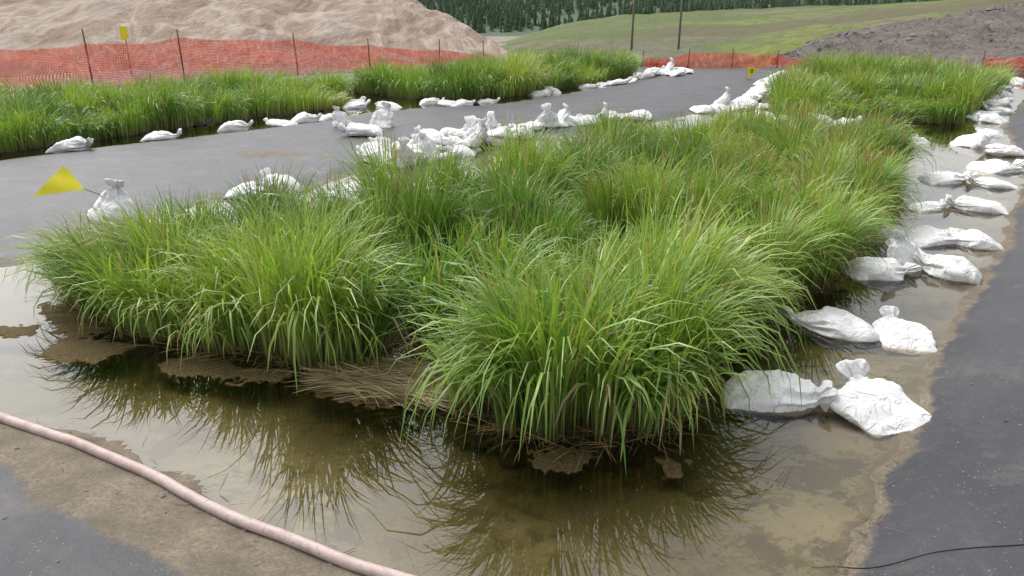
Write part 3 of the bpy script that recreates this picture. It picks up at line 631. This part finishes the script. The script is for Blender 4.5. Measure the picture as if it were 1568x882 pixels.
def rocks(name,pts,sizes,m,seed):
    r=np.random.default_rng(seed); t=(1+5**.5)/2
    iv=np.array([(-1,t,0),(1,t,0),(-1,-t,0),(1,-t,0),(0,-1,t),(0,1,t),(0,-1,-t),(0,1,-t),(t,0,-1),(t,0,1),(-t,0,-1),(-t,0,1)])/1.9
    fi=np.array([(0,11,5),(0,5,1),(0,1,7),(0,7,10),(0,10,11),(1,5,9),(5,11,4),(11,10,2),(10,7,6),(7,1,8),(3,9,4),(3,4,2),(3,2,6),(3,6,8),(3,8,9),(4,9,5),(2,4,11),(6,2,10),(8,6,7),(9,8,1)])
    V=[];F=[]
    for i,(p,s) in enumerate(zip(pts,sizes)):
        a=r.uniform(0,6.28); v=iv*r.uniform(.6,1.3,(12,1))*np.array([1.3,.9,.65])*s; c,sn=math.cos(a),math.sin(a)
        v=np.stack([v[:,0]*c-v[:,1]*sn,v[:,0]*sn+v[:,1]*c,v[:,2]],1)+p; V.append(v); F.append(fi+12*i)
    return obj(name,np_mesh(name,np.concatenate(V),np.concatenate(F),m,False))
STONE=simple("loose_rock_mat",(.20,.175,.16),.9,.5,3)
ii=np.random.default_rng(9).integers(300,len(RV)-300,2200)
rocks("loose_rock",RV[ii]+np.array([0,0,.0]),np.random.default_rng(10).gamma(1.5,.03,2200)+.02,STONE,4)
r4=np.random.default_rng(12); px=r4.uniform(2,24,500); py=r4.uniform(34,58,500); pz=terrain(px,py)[0]
rocks("loose_rock",np.stack([px,py,pz],1),r4.gamma(2,.06,500)+.05,STONE,5)
r5=np.random.default_rng(44); px=np.concatenate([r5.uniform(-4,.2,1500),r5.uniform(1.3,3,250)]); py=np.concatenate([r5.uniform(1.9,4.3,1500),r5.uniform(2.3,4.5,250)])
tz,td,_,_,_=terrain(px,py); kk=(td>-.02)&((td<.35)|(r5.random(1750)<.25)); px,py,tz=px[kk],py[kk],tz[kk]
rocks("shore_gravel",np.stack([px,py,tz],1),r5.gamma(1.5,.0022,len(px))+.002,STONE,6)
rng=np.random.default_rng(77); n=520
hx=rng.uniform(-3.6,2.2,n*6); hy=rng.uniform(2.2,4.6,n*6); tz,td,_,_,_=terrain(hx,hy); k=np.where(np.abs(td-.02)<.07)[0][:n]
Cc=np.array([[.22,.17,.09]])*rng.uniform(.3,1.4,(len(k),1))
Vv,Ff,Cv=blades(np.stack([hx[k],hy[k],np.maximum(tz[k],0)+.003],1),rng.uniform(0,6.28,len(k)),np.full(len(k),R(88)),R(4)*rng.random(len(k)),rng.gamma(2,.03,len(k))+.01,rng.uniform(.002,.005,len(k)),Cc,6,basecol=(.12,.09,.05))
Vv[:,2]=np.maximum(Vv[:,2],np.maximum(terrain(Vv[:,0],Vv[:,1])[0],0)+.003)
obj("plant_litter",np_mesh("plant_litter",Vv,Ff,LEAF,True,Cv))
# utility poles
PW=simple("weathered_wood",(.20,.17,.14),.85)
for (x,y,hh) in [(10.7,70,9.5),(14.9,70,10)]:
    g0=-1.9; e=empty("utility_pole",(x,y,g0))
    tube("shaft",[(0,0,-.5),(.03,0,hh*.5),(.05,0,hh)],[.11,.09,.07],PW,e,10)
    tube("crossarm",[(-1.1,-.1,hh-.6),(1.1,-.1,hh-.6)],.06,PW,e,8)
    for k,dx in enumerate((-1,0,1)): tube("insulator_%d"%(k+1),[(dx,-.1,hh-.6),(dx,-.1,hh-.38)],[.05,.03],PW,e,8)
e=empty("marker_board",(-13.4,27.2,.1)); tube("post",[(0,0,0),(0,0,1.4)],.02,WOOD,e,8)
bpy.ops.mesh.primitive_cube_add(size=1,location=(0,0,0)); o=bpy.context.object; o.name="board"; o.dimensions=(.26,.02,.42); o.location=(0,-.035,1.35); o.parent=e; o.data.materials.append(YEL)
# ------------------------------------------------------------------ light
w=bpy.data.worlds.new("World"); S.world=w; w.use_nodes=True; nt=w.node_tree; bg=nt.nodes['Background']
sky=nt.nodes.new('ShaderNodeTexSky'); sky.sky_type='NISHITA'; sky.sun_disc=False; sky.sun_elevation=R(52); sky.sun_rotation=R(-40); sky.dust_density=4; sky.air_density=1.0
hs=nt.nodes.new('ShaderNodeHueSaturation'); hs.inputs['Saturation'].default_value=.14; hs.inputs['Value'].default_value=1.75
nt.links.new(sky.outputs[0],hs.inputs['Color']); nt.links.new(hs.outputs[0],bg.inputs[0]); bg.inputs[1].default_value=.15
sd=bpy.data.lights.new("sun",'SUN'); sd.energy=1.5; sd.angle=R(20); sd.color=(1,.97,.93); so=bpy.data.objects.new("sun",sd); link(so)
az=R(-40); el=R(52); dirv=Vector((math.sin(az)*math.cos(el),math.cos(az)*math.cos(el),math.sin(el)))
so.rotation_euler=dirv.to_track_quat('Z','Y').to_euler()
# ------------------------------------------------------------------ camera
cd=bpy.data.cameras.new("camera"); cd.sensor_width=36; cd.lens=36*1140/1568; cd.clip_end=6000; cd.clip_start=.05
co=bpy.data.objects.new("camera",cd); link(co); co.location=(0,0,2.2); co.rotation_euler=(R(90-20.5),0,0); S.camera=co
